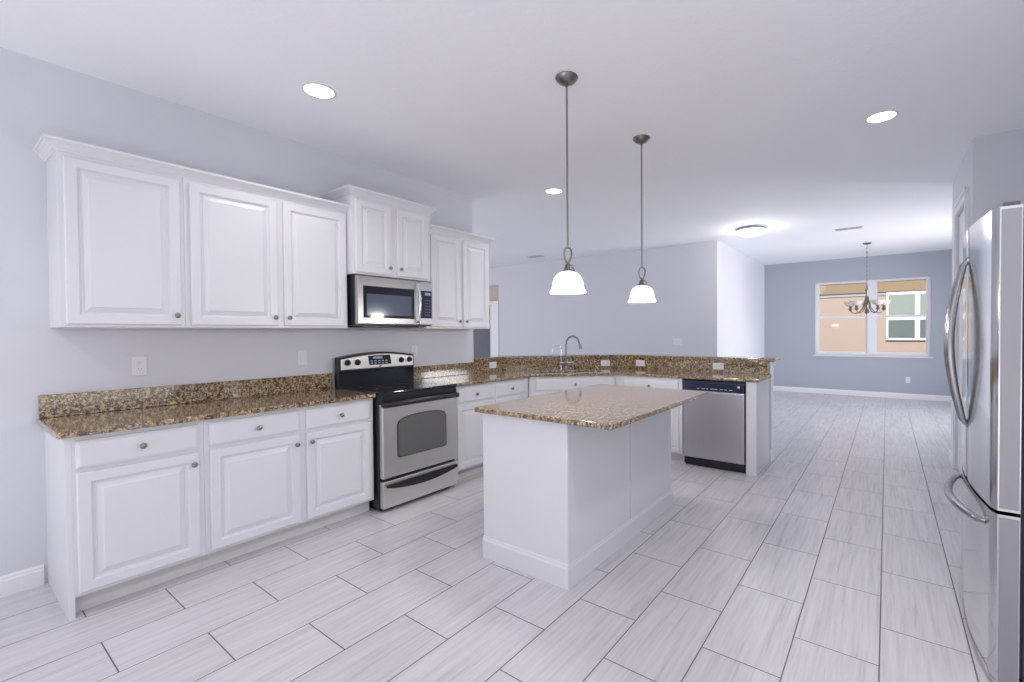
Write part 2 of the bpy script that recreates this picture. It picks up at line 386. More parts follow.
tag(MB().box(-30, 30, FAR+0.21, 40, -0.3, -0.2).build('ground', mat('lawn', (0.12, 0.17, 0.07), 0.95)), kind='structure')
tag(MB().box(-16, 12, -16, -3.41, -0.10, -0.01).box(3.41, 12, -3.41, 4.9, -0.10, -0.01).build('bounce_ground', mat('pale_bounce_ground', (0.75, 0.74, 0.74), 0.9)), kind='structure')  # unseen pale ground, added to bounce sun up to the ceiling

# ------------------------------------------------------------------ cabinets
DOOR = [(0.0, 0.0), (0.0, 0.014), (0.003, 0.018), (0.006, 0.019), (0.048, 0.019), (0.051, 0.0165), (0.055, 0.009), (0.061, 0.006), (0.066, 0.006), (0.069, 0.009), (0.090, 0.0165), (0.093, 0.0195)]
DRAW = [(0.0, 0.0), (0.0, 0.010), (0.002, 0.013), (0.010, 0.0165), (0.014, 0.0185), (0.018, 0.019)]
def knob(parent, x, y, z):
    mtx = Matrix.Rotation(PI/2, 4, 'X')
    return MB().lathe([(0, -0.001), (0.008, -0.001), (0.0055, 0.004), (0.0055, 0.014), (0.013, 0.018), (0.0155, 0.023), (0.013, 0.028), (0.006, 0.031), (0, 0.0315)], 16, (x, y, z), mtx).build('knob', M['knob'], parent, True)
def door(parent, x0, x1, z0, z1, yf, kx=None, kz=None, name='door'):
    o = MB().rings(x0, x1, z0, z1, DOOR, yf).build(name, M['cab'], parent)
    if kx is not None: knob(o, kx, yf-0.018, kz)
    return o
def drawer(parent, x0, x1, z0, z1, yf, name='drawer', kn=True):
    o = MB().rings(x0, x1, z0, z1, DRAW, yf).build(name, M['cab'], parent)
    if kn: knob(o, (x0+x1)/2, yf-0.018, (z0+z1)/2)
    return o
BD = 0.592          # depth of a base box to its face frame
def base_cab(label, loc, rz, w_, drawers, doors, end=None, depth=BD, group=None, top=0.883):
    """local x along the front, front towards -y"""
    tt = thing('base_cabinet', label, 'cabinet', loc, rz, group)
    MB().box(0, w_, -depth, -0.004, 0.10, top).build('body', M['cab'], tt, bevel=0.0015)
    MB().box(0.02 if end == 'l' else 0, w_, -depth+0.065, -depth+0.085, 0, 0.10).build('toe_kick', M['toe'], tt)
    if end == 'l': MB().box(-0.004, 0.02, -depth-0.001, 0, 0, top).build('end_panel', M['cab'], tt, bevel=0.0015)
    for (x0, x1, k) in drawers: drawer(tt, x0, x1, 0.722, 0.858, -depth, 'drawer' if k else 'false_front', True)
    for (x0, x1, side) in doors: door(tt, x0, x1, 0.118, 0.702, -depth, x1-0.028 if side == 'r' else x0+0.028, 0.63+0.01)
    return tt
R90 = PI/2
base_cab('white base cabinet with one drawer and one door at the open left end', (WX, 0.397, 0), R90, 0.545, [(0.032, 0.519, 1)], [(0.032, 0.519, 'r')], 'l')
base_cab('white base cabinet with two drawers over two doors, directly left of the range', (WX, 0.943, 0), R90, 1.069, [(0.024, 0.527, 1), (0.568, 1.045, 1)], [(0.024, 0.527, 'r'), (0.568, 1.045, 'l')])
base_cab('white base cabinet with two drawers between the range and the angled sink corner', (WX, 2.787, 0), R90, 1.10, [(0.06, 0.530, 1), (0.568, 1.040, 1)], [(0.06, 0.530, 'r'), (0.568, 1.040, 'l')])
# diagonal sink base: front from (-3.167,3.9) to (-2.48,4.59)
dg = thing('sink_cabinet', 'white angled sink cabinet with one wide false drawer front below the faucet', 'cabinet', (-3.167, 3.9, 0), PI/4)
DWd = 0.972
inv = Matrix.Rotation(-PI/4, 4, 'Z') @ Matrix.Translation((3.167, -3.9, 0))
pl = [inv @ Vector((x, y, 0)) for x, y in ((-3.167, 3.9), (-2.48, 4.587), (-2.48, 5.168), (-2.76, 5.168), (-3.757, 4.171), (-3.757, 3.9))]
MB().prism([(p.x, p.y) for p in pl], 0.10, 0.66).box(0, DWd, 0, 0.02, 0.66, 0.883).build('body', M['cab'], dg)
MB().box(0.03, DWd-0.03, 0.065, 0.085, 0, 0.10).build('toe_kick', M['toe'], dg)
drawer(dg, 0.065, DWd-0.015, 0.722, 0.858, 0, 'false_front')
door(dg, 0.065, 0.49, 0.118, 0.702, 0, 0.464, 0.64); door(dg, 0.525, DWd-0.015, 0.118, 0.702, 0, 0.551, 0.64)
base_cab('white base cabinet with one wide drawer between the sink corner and the dishwasher', (-2.475, 5.165, 0), 0, 0.775, [(0.105, 0.735, 1)], [(0.105, 0.405, 'r'), (0.437, 0.742, 'l')], depth=0.577)
# closing panel right of the dishwasher
ep = MB().box(-1.078, -0.985, 4.578, 5.166, 0, 0.883).build('end_panel', M['cab'], bevel=0.002)
tag(ep, 'tall white cabinet end panel standing right of the dishwasher', 'panel')

def upper(label, loc, w_, z0, z1, depth, doors, sides=True):
    tt = thing('wall_cabinet', label, 'cabinet', loc, R90)
    MB().box(0, w_, -depth, 0, z0, z1).build('body', M['cab'], tt, bevel=0.0015)
    for x0, x1, side in doors: door(tt, x0, x1, z0+0.016, z1-0.036, -depth, x1-0.026 if side == 'r' else x0+0.026, z0+0.072)
    return tt
upper('white wall cabinet with a single wide door, leftmost of the upper cabinets', (WX, 0.424, 0), 0.524, 1.41, 2.33, 0.309, [(0.022, 0.503, 'r')])
upper('white wall cabinet with a pair of tall doors, just left of the microwave', (WX, 0.949, 0), 1.035, 1.41, 2.33, 0.309, [(0.026, 0.520, 'r'), (0.560, 1.022, 'l')])
upper('short white wall cabinet with two small doors mounted above the microwave', (WX, 1.986, 0), 0.762, 1.838, 2.462, 0.378, [(0.028, 0.347, 'r'), (0.403, 0.728, 'l')])
upper('white wall cabinet with two narrow doors, right of the microwave', (WX, 2.749, 0), 0.836, 1.41, 2.33, 0.309, [(0.048, 0.414, 'r'), (0.452, 0.808, 'l')])
def crown(label, path, z):
    pr_ = [(0, 0), (0.006, 0), (0.008, 0.008), (0.013, 0.010), (0.019, 0.018), (0.030, 0.030), (0.037, 0.033), (0.040, 0.038), (0.048, 0.040), (0.050, 0.054), (0, 0.054)]
    o = MB().sweep(path, [(o_, z+h) for o_, h in pr_]).build('crown_moulding', M['cab']); return tag(o, label, 'moulding')
fx = WX+0.309
crown('long white crown moulding topping the upper cabinets left of the microwave', [(WX+0.001, 0.424), (fx, 0.424), (fx, 1.985)], 2.318)
fx2 = WX+0.378
crown('short raised white crown moulding on the cabinet over the microwave', [(WX+0.001, 1.986), (fx2, 1.986), (fx2, 2.748), (WX+0.001, 2.748)], 2.452)
crown('white crown moulding topping the narrow-door cabinet right of the microwave', [(fx, 2.750), (fx, 3.585), (WX+0.001, 3.585)], 2.318)

# ------------------------------------------------------------------ worktops
def slab(name, label, cat, mb_, bev=0.007):
    return tag(mb_.build(name, M['granite'], bevel=bev, seg=3), label, cat)
slab('worktop', 'brown speckled granite worktop on the left base cabinets, ending at the range', 'countertop', MB().prism([(WX+0.002, 0.362), (-3.122, 0.362), (-3.122, 2.013), (WX+0.002, 2.013)], 0.884, 0.914))
slab('backsplash', 'low brown granite backsplash on the wall left of the range', 'backsplash', MB().box(WX+0.001, WX+0.021, 0.372, 2.010, 0.9145, 1.040), 0.003)
# sink hole in the diagonal corner
SC = Vector((-2.955, 4.385)); e1 = Vector((0.7071, 0.7071)); e2 = Vector((-0.7071, 0.7071))
def sk(uu, ww): p = SC + e1*uu + e2*ww; return (p.x, p.y)
def rrect(hx, hy, r, n=5):
    out = []
    for cx_, cy_, a0 in ((hx-r, hy-r, 0), (-hx+r, hy-r, PI/2), (-hx+r, -hy+r, PI), (hx-r, -hy+r, 1.5*PI)):
        out += [(cx_+r*math.cos(a0+i*PI/2/n), cy_+r*math.sin(a0+i*PI/2/n)) for i in range(n+1)]
    return out
hole = [sk(uu, ww) for uu, ww in rrect(0.36, 0.185, 0.05)]
slab('worktop', 'brown granite worktop turning from the range through the sink corner to the dishwasher', 'countertop', MB().prism([(WX+0.002, 2.786), (-3.122, 2.786), (-3.122, 3.885), (-2.445, 4.562), (-0.962, 4.562), (-0.962, 5.168), (-2.76, 5.168), (WX+0.002, 4.17)], 0.884, 0.914, [hole]))
slab('backsplash', 'low brown granite backsplash on the wall right of the range', 'backsplash', MB().box(WX+0.001, WX+0.021, 2.786, LE-0.002, 0.9145, 1.040), 0.003)
bs = [(WX+0.001, LE), (WX+0.001, 4.1695), (-2.7605, 5.1685), (-0.99, 5.1685)]
slab('backsplash', 'granite backsplash with outlets facing the knee wall behind sink and dishwasher', 'backsplash', MB().sweep(bs, [(0, 0.9145), (0.02, 0.9145), (0.02, 1.0485), (0, 1.0485)]), 0.002)
LO = [(WX+0.035, LE), (WX+0.035, 4.155), (-2.745, 5.138), (-0.922, 5.138), (-0.922, 5.42), (-2.865, 5.42), (WX-0.25, 4.275), (WX-0.25, LE)]
slab('bar_top', 'raised granite bar ledge running along the knee wall behind the sink', 'bar top', MB().prism(LO, 1.05, 1.082), 0.008)
sn = thing('kitchen_sink', 'stainless undermount sink set in the angled granite corner', 'sink', (SC.x, SC.y, 0.884), PI/4)
mb = MB()
o1 = rrect(0.375, 0.20, 0.055); i1 = rrect(0.358, 0.183, 0.05); i2 = rrect(0.335, 0.16, 0.06)
A = [mb.bm.verts.new((x, y, -0.001)) for x, y in o1]; B = [mb.bm.verts.new((x, y, -0.001)) for x, y in i1]; D = [mb.bm.verts.new((x, y, -0.19)) for x, y in i2]
n_ = len(A)
for i in range(n_):
    j = (i+1) % n_; mb.bm.faces.new((A[i], A[j], B[j], B[i])); mb.bm.faces.new((B[i], B[j], D[j], D[i]))
mb.bm.faces.new(D); bs_ = mb.build('basin', M['steel'], sn, True)
MB().lathe([(0, 0.004), (0.03, 0.004), (0.042, 0.001), (0.042, -0.001), (0, -0.001)], 20, (0, 0, -0.189)).build('drain', M['chrome'], sn, True)

# faucets
fc = thing('kitchen_faucet', 'tall brushed gooseneck faucet standing behind the corner sink', 'faucet', (-3.125, 4.555, 0.9142), math.radians(18))
MB().lathe([(0, 0), (0.030, 0), (0.030, 0.006), (0.023, 0.012), (0.019, 0.03), (0.018, 0.07), (0.021, 0.085), (0.018, 0.10), (0.0125, 0.115), (0, 0.115)], 20).build('base', M['nickel'], fc, True)
sp_ = [(0, 0, 0.10), (0, 0, 0.20), (0, 0, 0.29)] + [(0.085-0.085*math.cos(q*PI/12), 0, 0.30+0.105*math.sin(q*PI/12)) for q in range(1, 10)] + [(0.160, 0, 0.34), (0.172, 0, 0.305)]
MB().tube(sp_, 0.0115, 12).build('spout', M['nickel'], fc, True)
MB().tube([(0.170, 0, 0.312), (0.176, 0, 0.29), (0.183, 0, 0.262), (0.186, 0, 0.252)], [0.012, 0.016, 0.018, 0.015], 14).build('spray_head', M['nickel'], fc, True)
for s_ in (-1, 1): MB().tube([(s_*0.012, 0, 0.085), (s_*0.04, 0, 0.086), (s_*0.075, 0, 0.088)], [0.008, 0.007, 0.009], 10).build('handle', M['chrome'], fc, True)
ff = thing('filter_faucet', 'small thin curved water tap just left of the tall faucet', 'faucet', (-3.20, 4.56, 0.9142), math.radians(215))
MB().lathe([(0, 0), (0.02, 0), (0.02, 0.005), (0.012, 0.012), (0.010, 0.05), (0, 0.05)], 16).build('base', M['chrome'], ff, True)
MB().tube([(0, 0, 0.04), (0, 0, 0.22)] + [(0.05-0.05*math.cos(q*PI/10), 0, 0.23+0.07*math.sin(q*PI/10)) for q in range(1, 10)] + [(0.105, 0, 0.20)], 0.006, 10).build('spout', M['chrome'], ff, True)
MB().tube([(0, 0, 0.055), (0, -0.03, 0.062)], 0.005, 8).build('handle', M['chrome'], ff, True)

# ------------------------------------------------------------------ island
IX0, IX1, IY0, IY1 = -1.990, -1.374, 2.002, 3.443
isl = thing('kitchen_island', 'white panelled kitchen island under a granite top in the middle of the floor', 'island', ((IX0+IX1)/2, (IY0+IY1)/2, 0))
hx, hy = (IX1-IX0)/2, (IY1-IY0)/2
MB().box(-hx, hx, -hy, hy, 0, 0.883).build('body', M['cab'], isl, bevel=0.0015)
GV = 2.735 - (IY0+IY1)/2
MB().box(hx, hx+0.006, -hy, GV-0.004, 0.10, 0.883).box(hx, hx+0.006, GV+0.004, hy, 0.10, 0.883).build('side_panel', M['cab'], isl, bevel=0.0015)
pp = [(0, 0), (0.0135, 0), (0.0135, 0.105), (0.009, 0.116), (0.009, 0.122), (0.006, 0.128), (0, 0.128)]
MB().sweep([(-hx, -hy), (hx, -hy), (hx, hy), (-hx, hy)][::1], pp).build('baseboard', M['cab'], isl)
for x0, x1, sd in ((-0.69, -0.37, 'r'), (-0.34, -0.02, 'l'), (0.02, 0.34, 'r'), (0.37, 0.69, 'l')):
    o = MB().rings(x0, x1, 0.14, 0.86, DOOR, 0).build('door', M['cab'], isl)
    o.rotation_euler = (0, 0, -PI/2); o.location = (-hx, 0, 0)
    knob(o, x1-0.028 if sd == 'r' else x0+0.028, -0.018, 0.8)
slab('island_top', 'rectangular granite slab overhanging the white kitchen island', 'countertop', MB().prism([(-2.032, 1.968), (-1.082, 1.968), (-1.082, 3.48), (-2.032, 3.48)], 0.884, 0.914))

# ------------------------------------------------------------------ range
rg_ = thing('range', 'freestanding stainless electric range with black glass cooktop', 'stove', (-3.735, 2.026, 0), R90)
RWd = 0.752; RF = -0.665
MB().box(0.002, RWd-0.002, RF+0.045, 0, 0.03, 0.898).box(0.03, RWd-0.03, RF+0.08, -0.05, 0.0, 0.03).build('body', M['black'], rg_, bevel=0.003)
MB().box(-0.001, RWd+0.001, RF+0.004, -0.045, 0.899, 0.920).build('cooktop', M['glass_black'], rg_, bevel=0.005, seg=3)
mb = MB()
for cx_, cy_, r in ((0.20, -0.20, 0.085), (0.56, -0.20, 0.10), (0.20, -0.48, 0.11), (0.56, -0.48, 0.085)):
    MB().lathe([(r-0.002, 0.9203), (r-0.002, 0.9206), (r, 0.9206), (r, 0.9203)], 40, (cx_, cy_, 0)).build('burner_ring', M['burner'], rg_, True)
MB().box(0.004, RWd-0.004, RF+0.012, RF+0.045, 0.836, 0.897).build('front_rail', M['black'], rg_, bevel=0.005)
od = MB().box(0.004, RWd-0.004, RF, RF+0.043, 0.262, 0.828).build('oven_door', M['steel_warm'], rg_, bevel=0.005)
arc = [(0.130, 0.415), (0.145, 0.400), (0.605, 0.400), (0.620, 0.415)] + [(0.620, 0.660), (0.608, 0.686)] + [(0.38+0.228*math.cos(q*PI/10), 0.686+0.040*math.sin(q*PI/10)) for q in range(1, 10)] + [(0.142, 0.682), (0.130, 0.66)]
MB().extr(arc, 'y', RF-0.003, RF+0.002).build('oven_window', M['black'], od)
arc2 = [(0.38+(x-0.38)*0.965, 0.56+(z-0.56)*0.955) for x, z in arc]
MB().extr(arc2, 'y', RF-0.0045, RF-0.0028).build('window_glass', M['grey_glass'], od)
hb = [(0.012, RF+0.01, 0.822), (0.02, RF-0.020, 0.824), (0.12, RF-0.028, 0.826), (0.38, RF-0.031, 0.828), (0.64, RF-0.028, 0.826), (0.74, RF-0.020, 0.824), (0.744, RF+0.01, 0.822)]
MB().tube(hb, 0.014, 12, flat=1.5).build('oven_handle', M['black'], od, True)
dr = MB().box(0.004, RWd-0.004, RF, RF+0.043, 0.034, 0.240).build('drawer', M['steel_warm'], rg_, bevel=0.005)
ha = [(0.03+0.70*i/14, RF-0.012, 0.205-0.042*math.sin(PI*i/14)**0.8) for i in range(15)]
MB().extr([(0.03, 0.215)] + [(p[0], p[2]-0.012) for p in ha] + [(0.73, 0.215)], 'y', RF-0.018, RF+0.001).build('drawer_handle', M['black'], dr, bevel=0.004)
# backguard
MB().box(0.0, RWd, -0.055, 0.0, 0.9, 1.05).build('backguard_base', M['glass_black'], rg_, bevel=0.004)
top = [(0.0+RWd*i/12, 1.168+0.036*math.sin(PI*i/12)) for i in range(13)]
bgm = MB().extr([(0.0, 1.045)] + top + [(RWd, 1.045)], 'y', -0.060, 0.0); bgm.build('backguard', M['black'], rg_, bevel=0.006)
face = [(0.018, 1.063)] + [(0.018+(RWd-0.036)*i/12, 1.152+0.036*math.sin(PI*i/12)) for i in range(13)] + [(RWd-0.018, 1.063)]
cp = MB().extr(face, 'y', -0.072, -0.058).build('control_panel', M['steel_warm'], rg_, bevel=0.004)
MB().extr([(0.275, 1.092), (0.262, 1.175), (0.480, 1.175), (0.495, 1.092)], 'y', -0.0745, -0.071).build('display', M['glass_black'], cp)
MB().box(0.31, 0.40, -0.0755, -0.0744, 1.145, 1.163).build('clock', M['display'], cp)
mb = MB()
for i in range(5):
    for k in range(2): MB().box(0.288+i*0.036, 0.308+i*0.036, -0.0755, -0.0744, 1.104+k*0.019, 1.111+k*0.019).build('button', M['print'], cp)
RX = Matrix.Rotation(PI/2, 4, 'X')
for kx in (0.075, 0.165, 0.600, 0.690):
    k = MB().lathe([(0, 0), (0.026, 0), (0.026, 0.004), (0.021, 0.008), (0.019, 0.022), (0.016, 0.026), (0, 0.026)], 20, (kx, -0.071, 1.122), RX).build('control_knob', M['black'], cp, True)
    MB().box(kx-0.0035, kx+0.0035, -0.104, -0.096, 1.105, 1.139).build('knob_grip', M['black'], k, bevel=0.001)
MB().lathe([(0, 0), (0.011, 0), (0.011, 0.002), (0, 0.002)], 20, (0.38, -0.071, 1.078), RX).build('round_logo', M['navy'], cp)
MB().tube([(0.38+0.0085*math.cos(q*PI/8), -0.0735, 1.078+0.0085*math.sin(q*PI/8)) for q in range(16)], 0.0009, 6, closed=True).build('logo_ring', M['print'], cp)

# ------------------------------------------------------------------ microwave
mw = thing('microwave', 'stainless over-the-range microwave with dark glass door', 'microwave', (WX, 1.988, 1.43), R90)
MWF = -0.398
MB().box(0.012, 0.758, MWF+0.02, -0.001, 0, 0.404).box(0.10, 0.66, MWF+0.06, -0.05, -0.012, 0.0).build('body', M['black'], mw, bevel=0.003)
MB().box(0.016, 0.754, MWF-0.002, MWF+0.02, 0.008, 0.398).build('front_panel', M['steel_mw'], mw, bevel=0.004)
dm = MB().box(0.020, 0.600, MWF-0.018, MWF-0.002, 0.012, 0.394).build('door', M['steel_mw'], mw, bevel=0.006, seg=3)
MB().box(0.066, 0.548, MWF-0.0205, MWF-0.017, 0.062, 0.318).build('window_frame', M['glass_black'], dm, bevel=0.003)
MB().box(0.096, 0.518, MWF-0.0215, MWF-0.0204, 0.085, 0.255).build('window_glass', mat('microwave_glass', (0.09, 0.11, 0.16), 0.12), dm)
hm = [(0.574, MWF-0.017, 0.035), (0.574, MWF-0.04, 0.045)] + [(0.574, MWF-0.045-0.022*math.sin(PI*i/8), 0.055+0.30*i/8) for i in range(9)] + [(0.574, MWF-0.04, 0.365), (0.574, MWF-0.017, 0.375)]
MB().tube(hm, 0.012, 12).build('handle', M['chrome'], dm, True)
mp = MB().box(0.606, 0.750, MWF-0.018, MWF-0.002, 0.012, 0.394).build('control_side', M['steel_mw'], mw, bevel=0.005)
MB().box(0.618, 0.738, MWF-0.020, MWF-0.017, 0.07, 0.315).build('keypad', M['navy'], mp, bevel=0.002)
MB().box(0.662, 0.722, MWF-0.021, MWF-0.0198, 0.275, 0.298).build('display', M['display'], mp)
mb = MB()
for i in range(3):
    for k in range(6): MB().box(0.662+i*0.023, 0.676+i*0.023, MWF-0.0207, MWF-0.0198, 0.095+k*0.026, 0.101+k*0.026).build('button', M['keys'], mp)
mb = MB()
for k in range(3): mb.box(0.03, 0.58, MWF-0.0195, MWF-0.0175, 0.355+k*0.010, 0.359+k*0.010)
mb.build('vent_grille', M['silver_side'], dm)

# ------------------------------------------------------------------ dishwasher
dw = thing('dishwasher', 'stainless dishwasher with dark control strip built into the peninsula', 'dishwasher', (-1.690, 5.16, 0), 0)
DF = -0.585
MB().box(0.004, 0.602, DF+0.03, 0, 0.02, 0.875).build('body', M['black'], dw)
MB().box(0.01, 0.596, DF+0.045, DF+0.06, 0.0, 0.095).build('toe_kick', M['black'], dw)
dwd = MB().box(0.006, 0.600, DF-0.012, DF+0.028, 0.095, 0.768).build('door', M['steel_dw'], dw, bevel=0.006, seg=3)
cpn = MB().extr([(DF+0.028, 0.872), (DF-0.010, 0.872), (DF-0.020, 0.860), (DF-0.022, 0.779), (DF-0.014, 0.772), (DF+0.028, 0.772)], 'x', 0.006, 0.600).build('control_panel', M['navy'], dw, bevel=0.003)
mb = MB()
for i, wd in enumerate((0.02, 0.03, 0.02, 0.04, 0.025, 0.03, 0.025, 0.03)): MB().box(0.155+i*0.044, 0.155+i*0.044+wd, DF-0.0235, DF-0.0215, 0.795, 0.800).build('button', M['print'], cpn)
MB().lathe([(0, 0), (0.012, 0), (0.012, 0.002), (0, 0.002)], 20, (0.552, DF-0.0215, 0.83), RX).build('round_logo', M['print'], cpn)

# ------------------------------------------------------------------ refrigerator (faces -X)
FW = 0.91
fr = thing('refrigerator', 'stainless french door refrigerator at the right edge beside the pantry wall', 'refrigerator', (1.13, 3.285, 0), -PI/2)
# local x runs towards the camera (0 = far end), local y = -(1.13 - X)
def fy(X): return -(1.13-X)
MB().box(0.006, FW-0.006, fy(0.418), 0, 0.03, 1.785).box(0.03, FW-0.03, fy(0.46), -0.03, 0.0, 0.03).build('body', M['fridge_body'], fr, bevel=0.004)
MB().box(0.02, FW-0.02, fy(0.404), fy(0.418), 0.06, 1.775).build('gasket', M['gasket'], fr)
MB().box(0.03, FW-0.03, fy(0.41), fy(0.44), 0.0, 0.030).build('base_grille', M['gasket'], fr)
def bow(x): return 0.331 - 0.031*(1-((x-FW/2)/(FW/2))**2)
def fdoor(name, xa, xb, z0, z1, parent, n=16):
    poly = []
    for i in range(n+1):
        x = xa + (xb-xa)*i/n
        e = min((x-xa), (xb-x)); r = 0.010
        o_ = r-math.sqrt(max(0, r*r-(r-min(e, r))**2))
        poly.append((x, fy(bow(x)+o_)))
    for q in (1, 2, 3):    # finer rounding at the two edges
        pass
    poly += [(xb, fy(0.403)), (xa, fy(0.403))]
    return MB().prism(poly, z0, z1).build(name, M['steel_fridge'], parent, True, bevel=0.0025)
dA = fdoor('fridge_door', 0.002, FW/2-0.0025, 0.680, 1.822, fr)
dB = fdoor('fridge_door', FW/2+0.0025, FW-0.002, 0.680, 1.822, fr)
dC = fdoor('freezer_drawer', 0.002, FW-0.002, 0.014, 0.666, fr, 30)
for dd_, z0, z1 in ((dB, 0.690, 1.812), (dC, 0.024, 0.656)):
    MB().box(FW-0.0021, FW-0.0008, fy(0.345), fy(0.400), z0, z1).build('edge_trim', M['silver_side'], dd_, bevel=0.0004)
for sgn, dd_ in ((-1, dA), (1, dB)):
    hx_ = FW/2 + sgn*0.036
    y0_ = fy(bow(hx_))
    pts = [(hx_ - sgn*0.022*(1-math.sin(PI*i/24)), y0_+0.006-0.016*(1 if 0 < i < 24 else 0)-0.054*math.sin(PI*i/24), 0.922+0.768*i/24) for i in range(25)]
    MB().tube(pts, [0.010+0.007*math.sin(PI*i/24)**0.5 for i in range(25)], 14, flat=1.0).build('handle', M['handle_steel'], dd_, True)
pts = [(0.10+0.71*i/24, fy(bow(0.10+0.71*i/24))+0.006-(0.016 if 0 < i < 24 else 0)-0.050*math.sin(PI*i/24)**0.8, 0.600-0.006*math.sin(PI*i/24)) for i in range(25)]
MB().tube(pts, [0.011+0.006*math.sin(PI*i/24)**0.5 for i in range(25)], 14).build('handle', M['handle_steel'], dC, True)
for xa in (0.01, FW-0.09):
    MB().box(xa, xa+0.08, fy(0.355), fy(0.56), 1.786, 1.812).box(xa+0.012, xa+0.068, fy(0.352), fy(0.40), 1.8225, 1.842).build('hinge_cover', M['hinge_dark'], fr, bevel=0.004)

# ------------------------------------------------------------------ ceiling lights
def pendant(loc):
    o = thing('pendant_lamp', '-', 'lamp', loc)
    MB().lathe([(0, 0), (0.066, 0), (0.068, -0.006), (0.062, -0.016), (0.048, -0.030), (0.026, -0.040), (0.010, -0.044), (0.010, -0.056), (0, -0.056)][::-1], 28).build('canopy', M['nickel'], o, True)
    MB().tube([(0, 0, -0.05), (0, 0, -1.012)], 0.0055, 10).build('rod', M['nickel'], o, True)
    # open oval link crossing into two arms that hold the fitter
    ov = [(0.025*math.sin(2*PI*q/24), 0.006*math.sin(4*PI*q/24), -1.055+0.046*math.cos(2*PI*q/24)) for q in range(24)]
    MB().tube(ov, 0.0058, 8, closed=True).lathe([(0, 0.012), (0.008, 0.010), (0.010, 0), (0.008, -0.010), (0, -0.012)], 12, (0, 0, -1.103)).build('link', M['nickel'], o, True)
    mb = MB()
    for q in range(3):
        c_, s_ = math.cos(q*2*PI/3+0.6), math.sin(q*2*PI/3+0.6)
        mb.tube([(0.004*c_, 0.004*s_, -1.105), (0.026*c_, 0.026*s_, -1.118), (0.040*c_, 0.040*s_, -1.152)], 0.0055, 8)
    mb.lathe([(0, -1.112), (0.012, -1.114), (0.014, -1.135), (0.034, -1.142), (0.036, -1.150), (0, -1.150)], 20)
    mb.build('fitter', M['nickel'], o, True)
    pr_ = [(0.024, -1.150), (0.042, -1.154), (0.060, -1.163), (0.076, -1.178), (0.087, -1.198), (0.093, -1.222), (0.096, -1.244), (0.101, -1.258), (0.109, -1.269), (0.110, -1.277)]
    inn = [(r-0.004, z-0.003 if z > -1.26 else z) for r, z in pr_[::-1]]
    MB().lathe(pr_+inn+[(0.0, -1.150)], 36).build('lamp_shade', M['lit_shade'], o, True)
    MB().lathe([(0, -1.160), (0.015, -1.165), (0.030, -1.20), (0.030, -1.225), (0.018, -1.245), (0, -1.25)], 16).build('bulb', M['lit_lens'], o, True)
    return o
p1 = pendant((-1.545, 2.278, CZ)); p1['label'] = 'nickel pendant lamp with a lit white bell shade over the near end of the island'
p2 = copy_tree(p1); p2.location = (-1.558, 3.333, CZ); p2['label'] = 'nickel pendant lamp with a lit white bell shade over the far end of the island'
for p_ in (p1, p2): lamp('pendant_bulb', 'POINT', p_.location + Vector((0, 0, -1.32)), 14, (1, 0.97, 0.93), shadow_soft_size=0.06)
for x, y, lb in ((-2.868, 1.484, 'round lit recessed light in the ceiling above the left cabinets'), (-0.036, 4.03, 'round lit recessed light in the ceiling above the walkway on the right'), (-2.894, 4.01, 'small round lit recessed light in the ceiling beyond the first pendant'),
                 (-0.036, 1.48, 'unseen recessed light added in front of the refrigerator to brighten the right side'), (-0.036, -0.9, 'unseen recessed light added behind the viewpoint, on the right, for more light'), (-2.868, -0.9, 'unseen recessed light added behind the viewpoint, on the left, for more light')):  # last three fixtures are added out of view to brighten the right side
    o = thing('recessed_light', lb, 'light', (x, y, CZ))
    MB().lathe([(0.083, -0.001), (0.086, -0.005), (0.098, -0.004), (0.102, 0.001), (0.083, 0.001)], 32).build('trim_ring', M['white_plastic'], o, True)
    MB().lathe([(0, -0.002), (0.083, -0.002), (0.083, 0.0), (0, 0.0)], 32).build('lens', M['lit_lens'], o)
    lamp('recessed_bulb', 'SPOT', (x, y, CZ-0.03), 45 if y < 0 or (x > -1 and y < 3) else 20, (1, 0.98, 0.96), spot_size=2.4, spot_blend=0.8, shadow_soft_size=0.08)
fl = thing('flush_ceiling_light', 'round flush ceiling light with glowing glass near the corridor wall', 'light', (-1.62, 7.19, CZ))
MB().lathe([(0, 0.0), (0.150, 0.0), (0.158, -0.018), (0.20, -0.022), (0.205, -0.032), (0.20, -0.04), (0.15, -0.04), (0, -0.04)][::-1], 40).build('base', M['chrome'], fl, True)
MB().lathe([(0.198, -0.040), (0.192, -0.062), (0.17, -0.085), (0.12, -0.105), (0.06, -0.115), (0, -0.118)], 40).build('glass_bowl', emis('flush_glass', (1, 1, 1), 3), fl, True)
MB().lathe([(0.197, -0.048), (0.202, -0.052), (0.197, -0.058), (0.192, -0.055), (0.197, -0.048)], 40).build('ring', M['chrome'], fl, True)
lamp('flush_bulb', 'POINT', (-1.62, 7.19, CZ-0.26), 9, (1, 0.98, 0.97), shadow_soft_size=0.15)

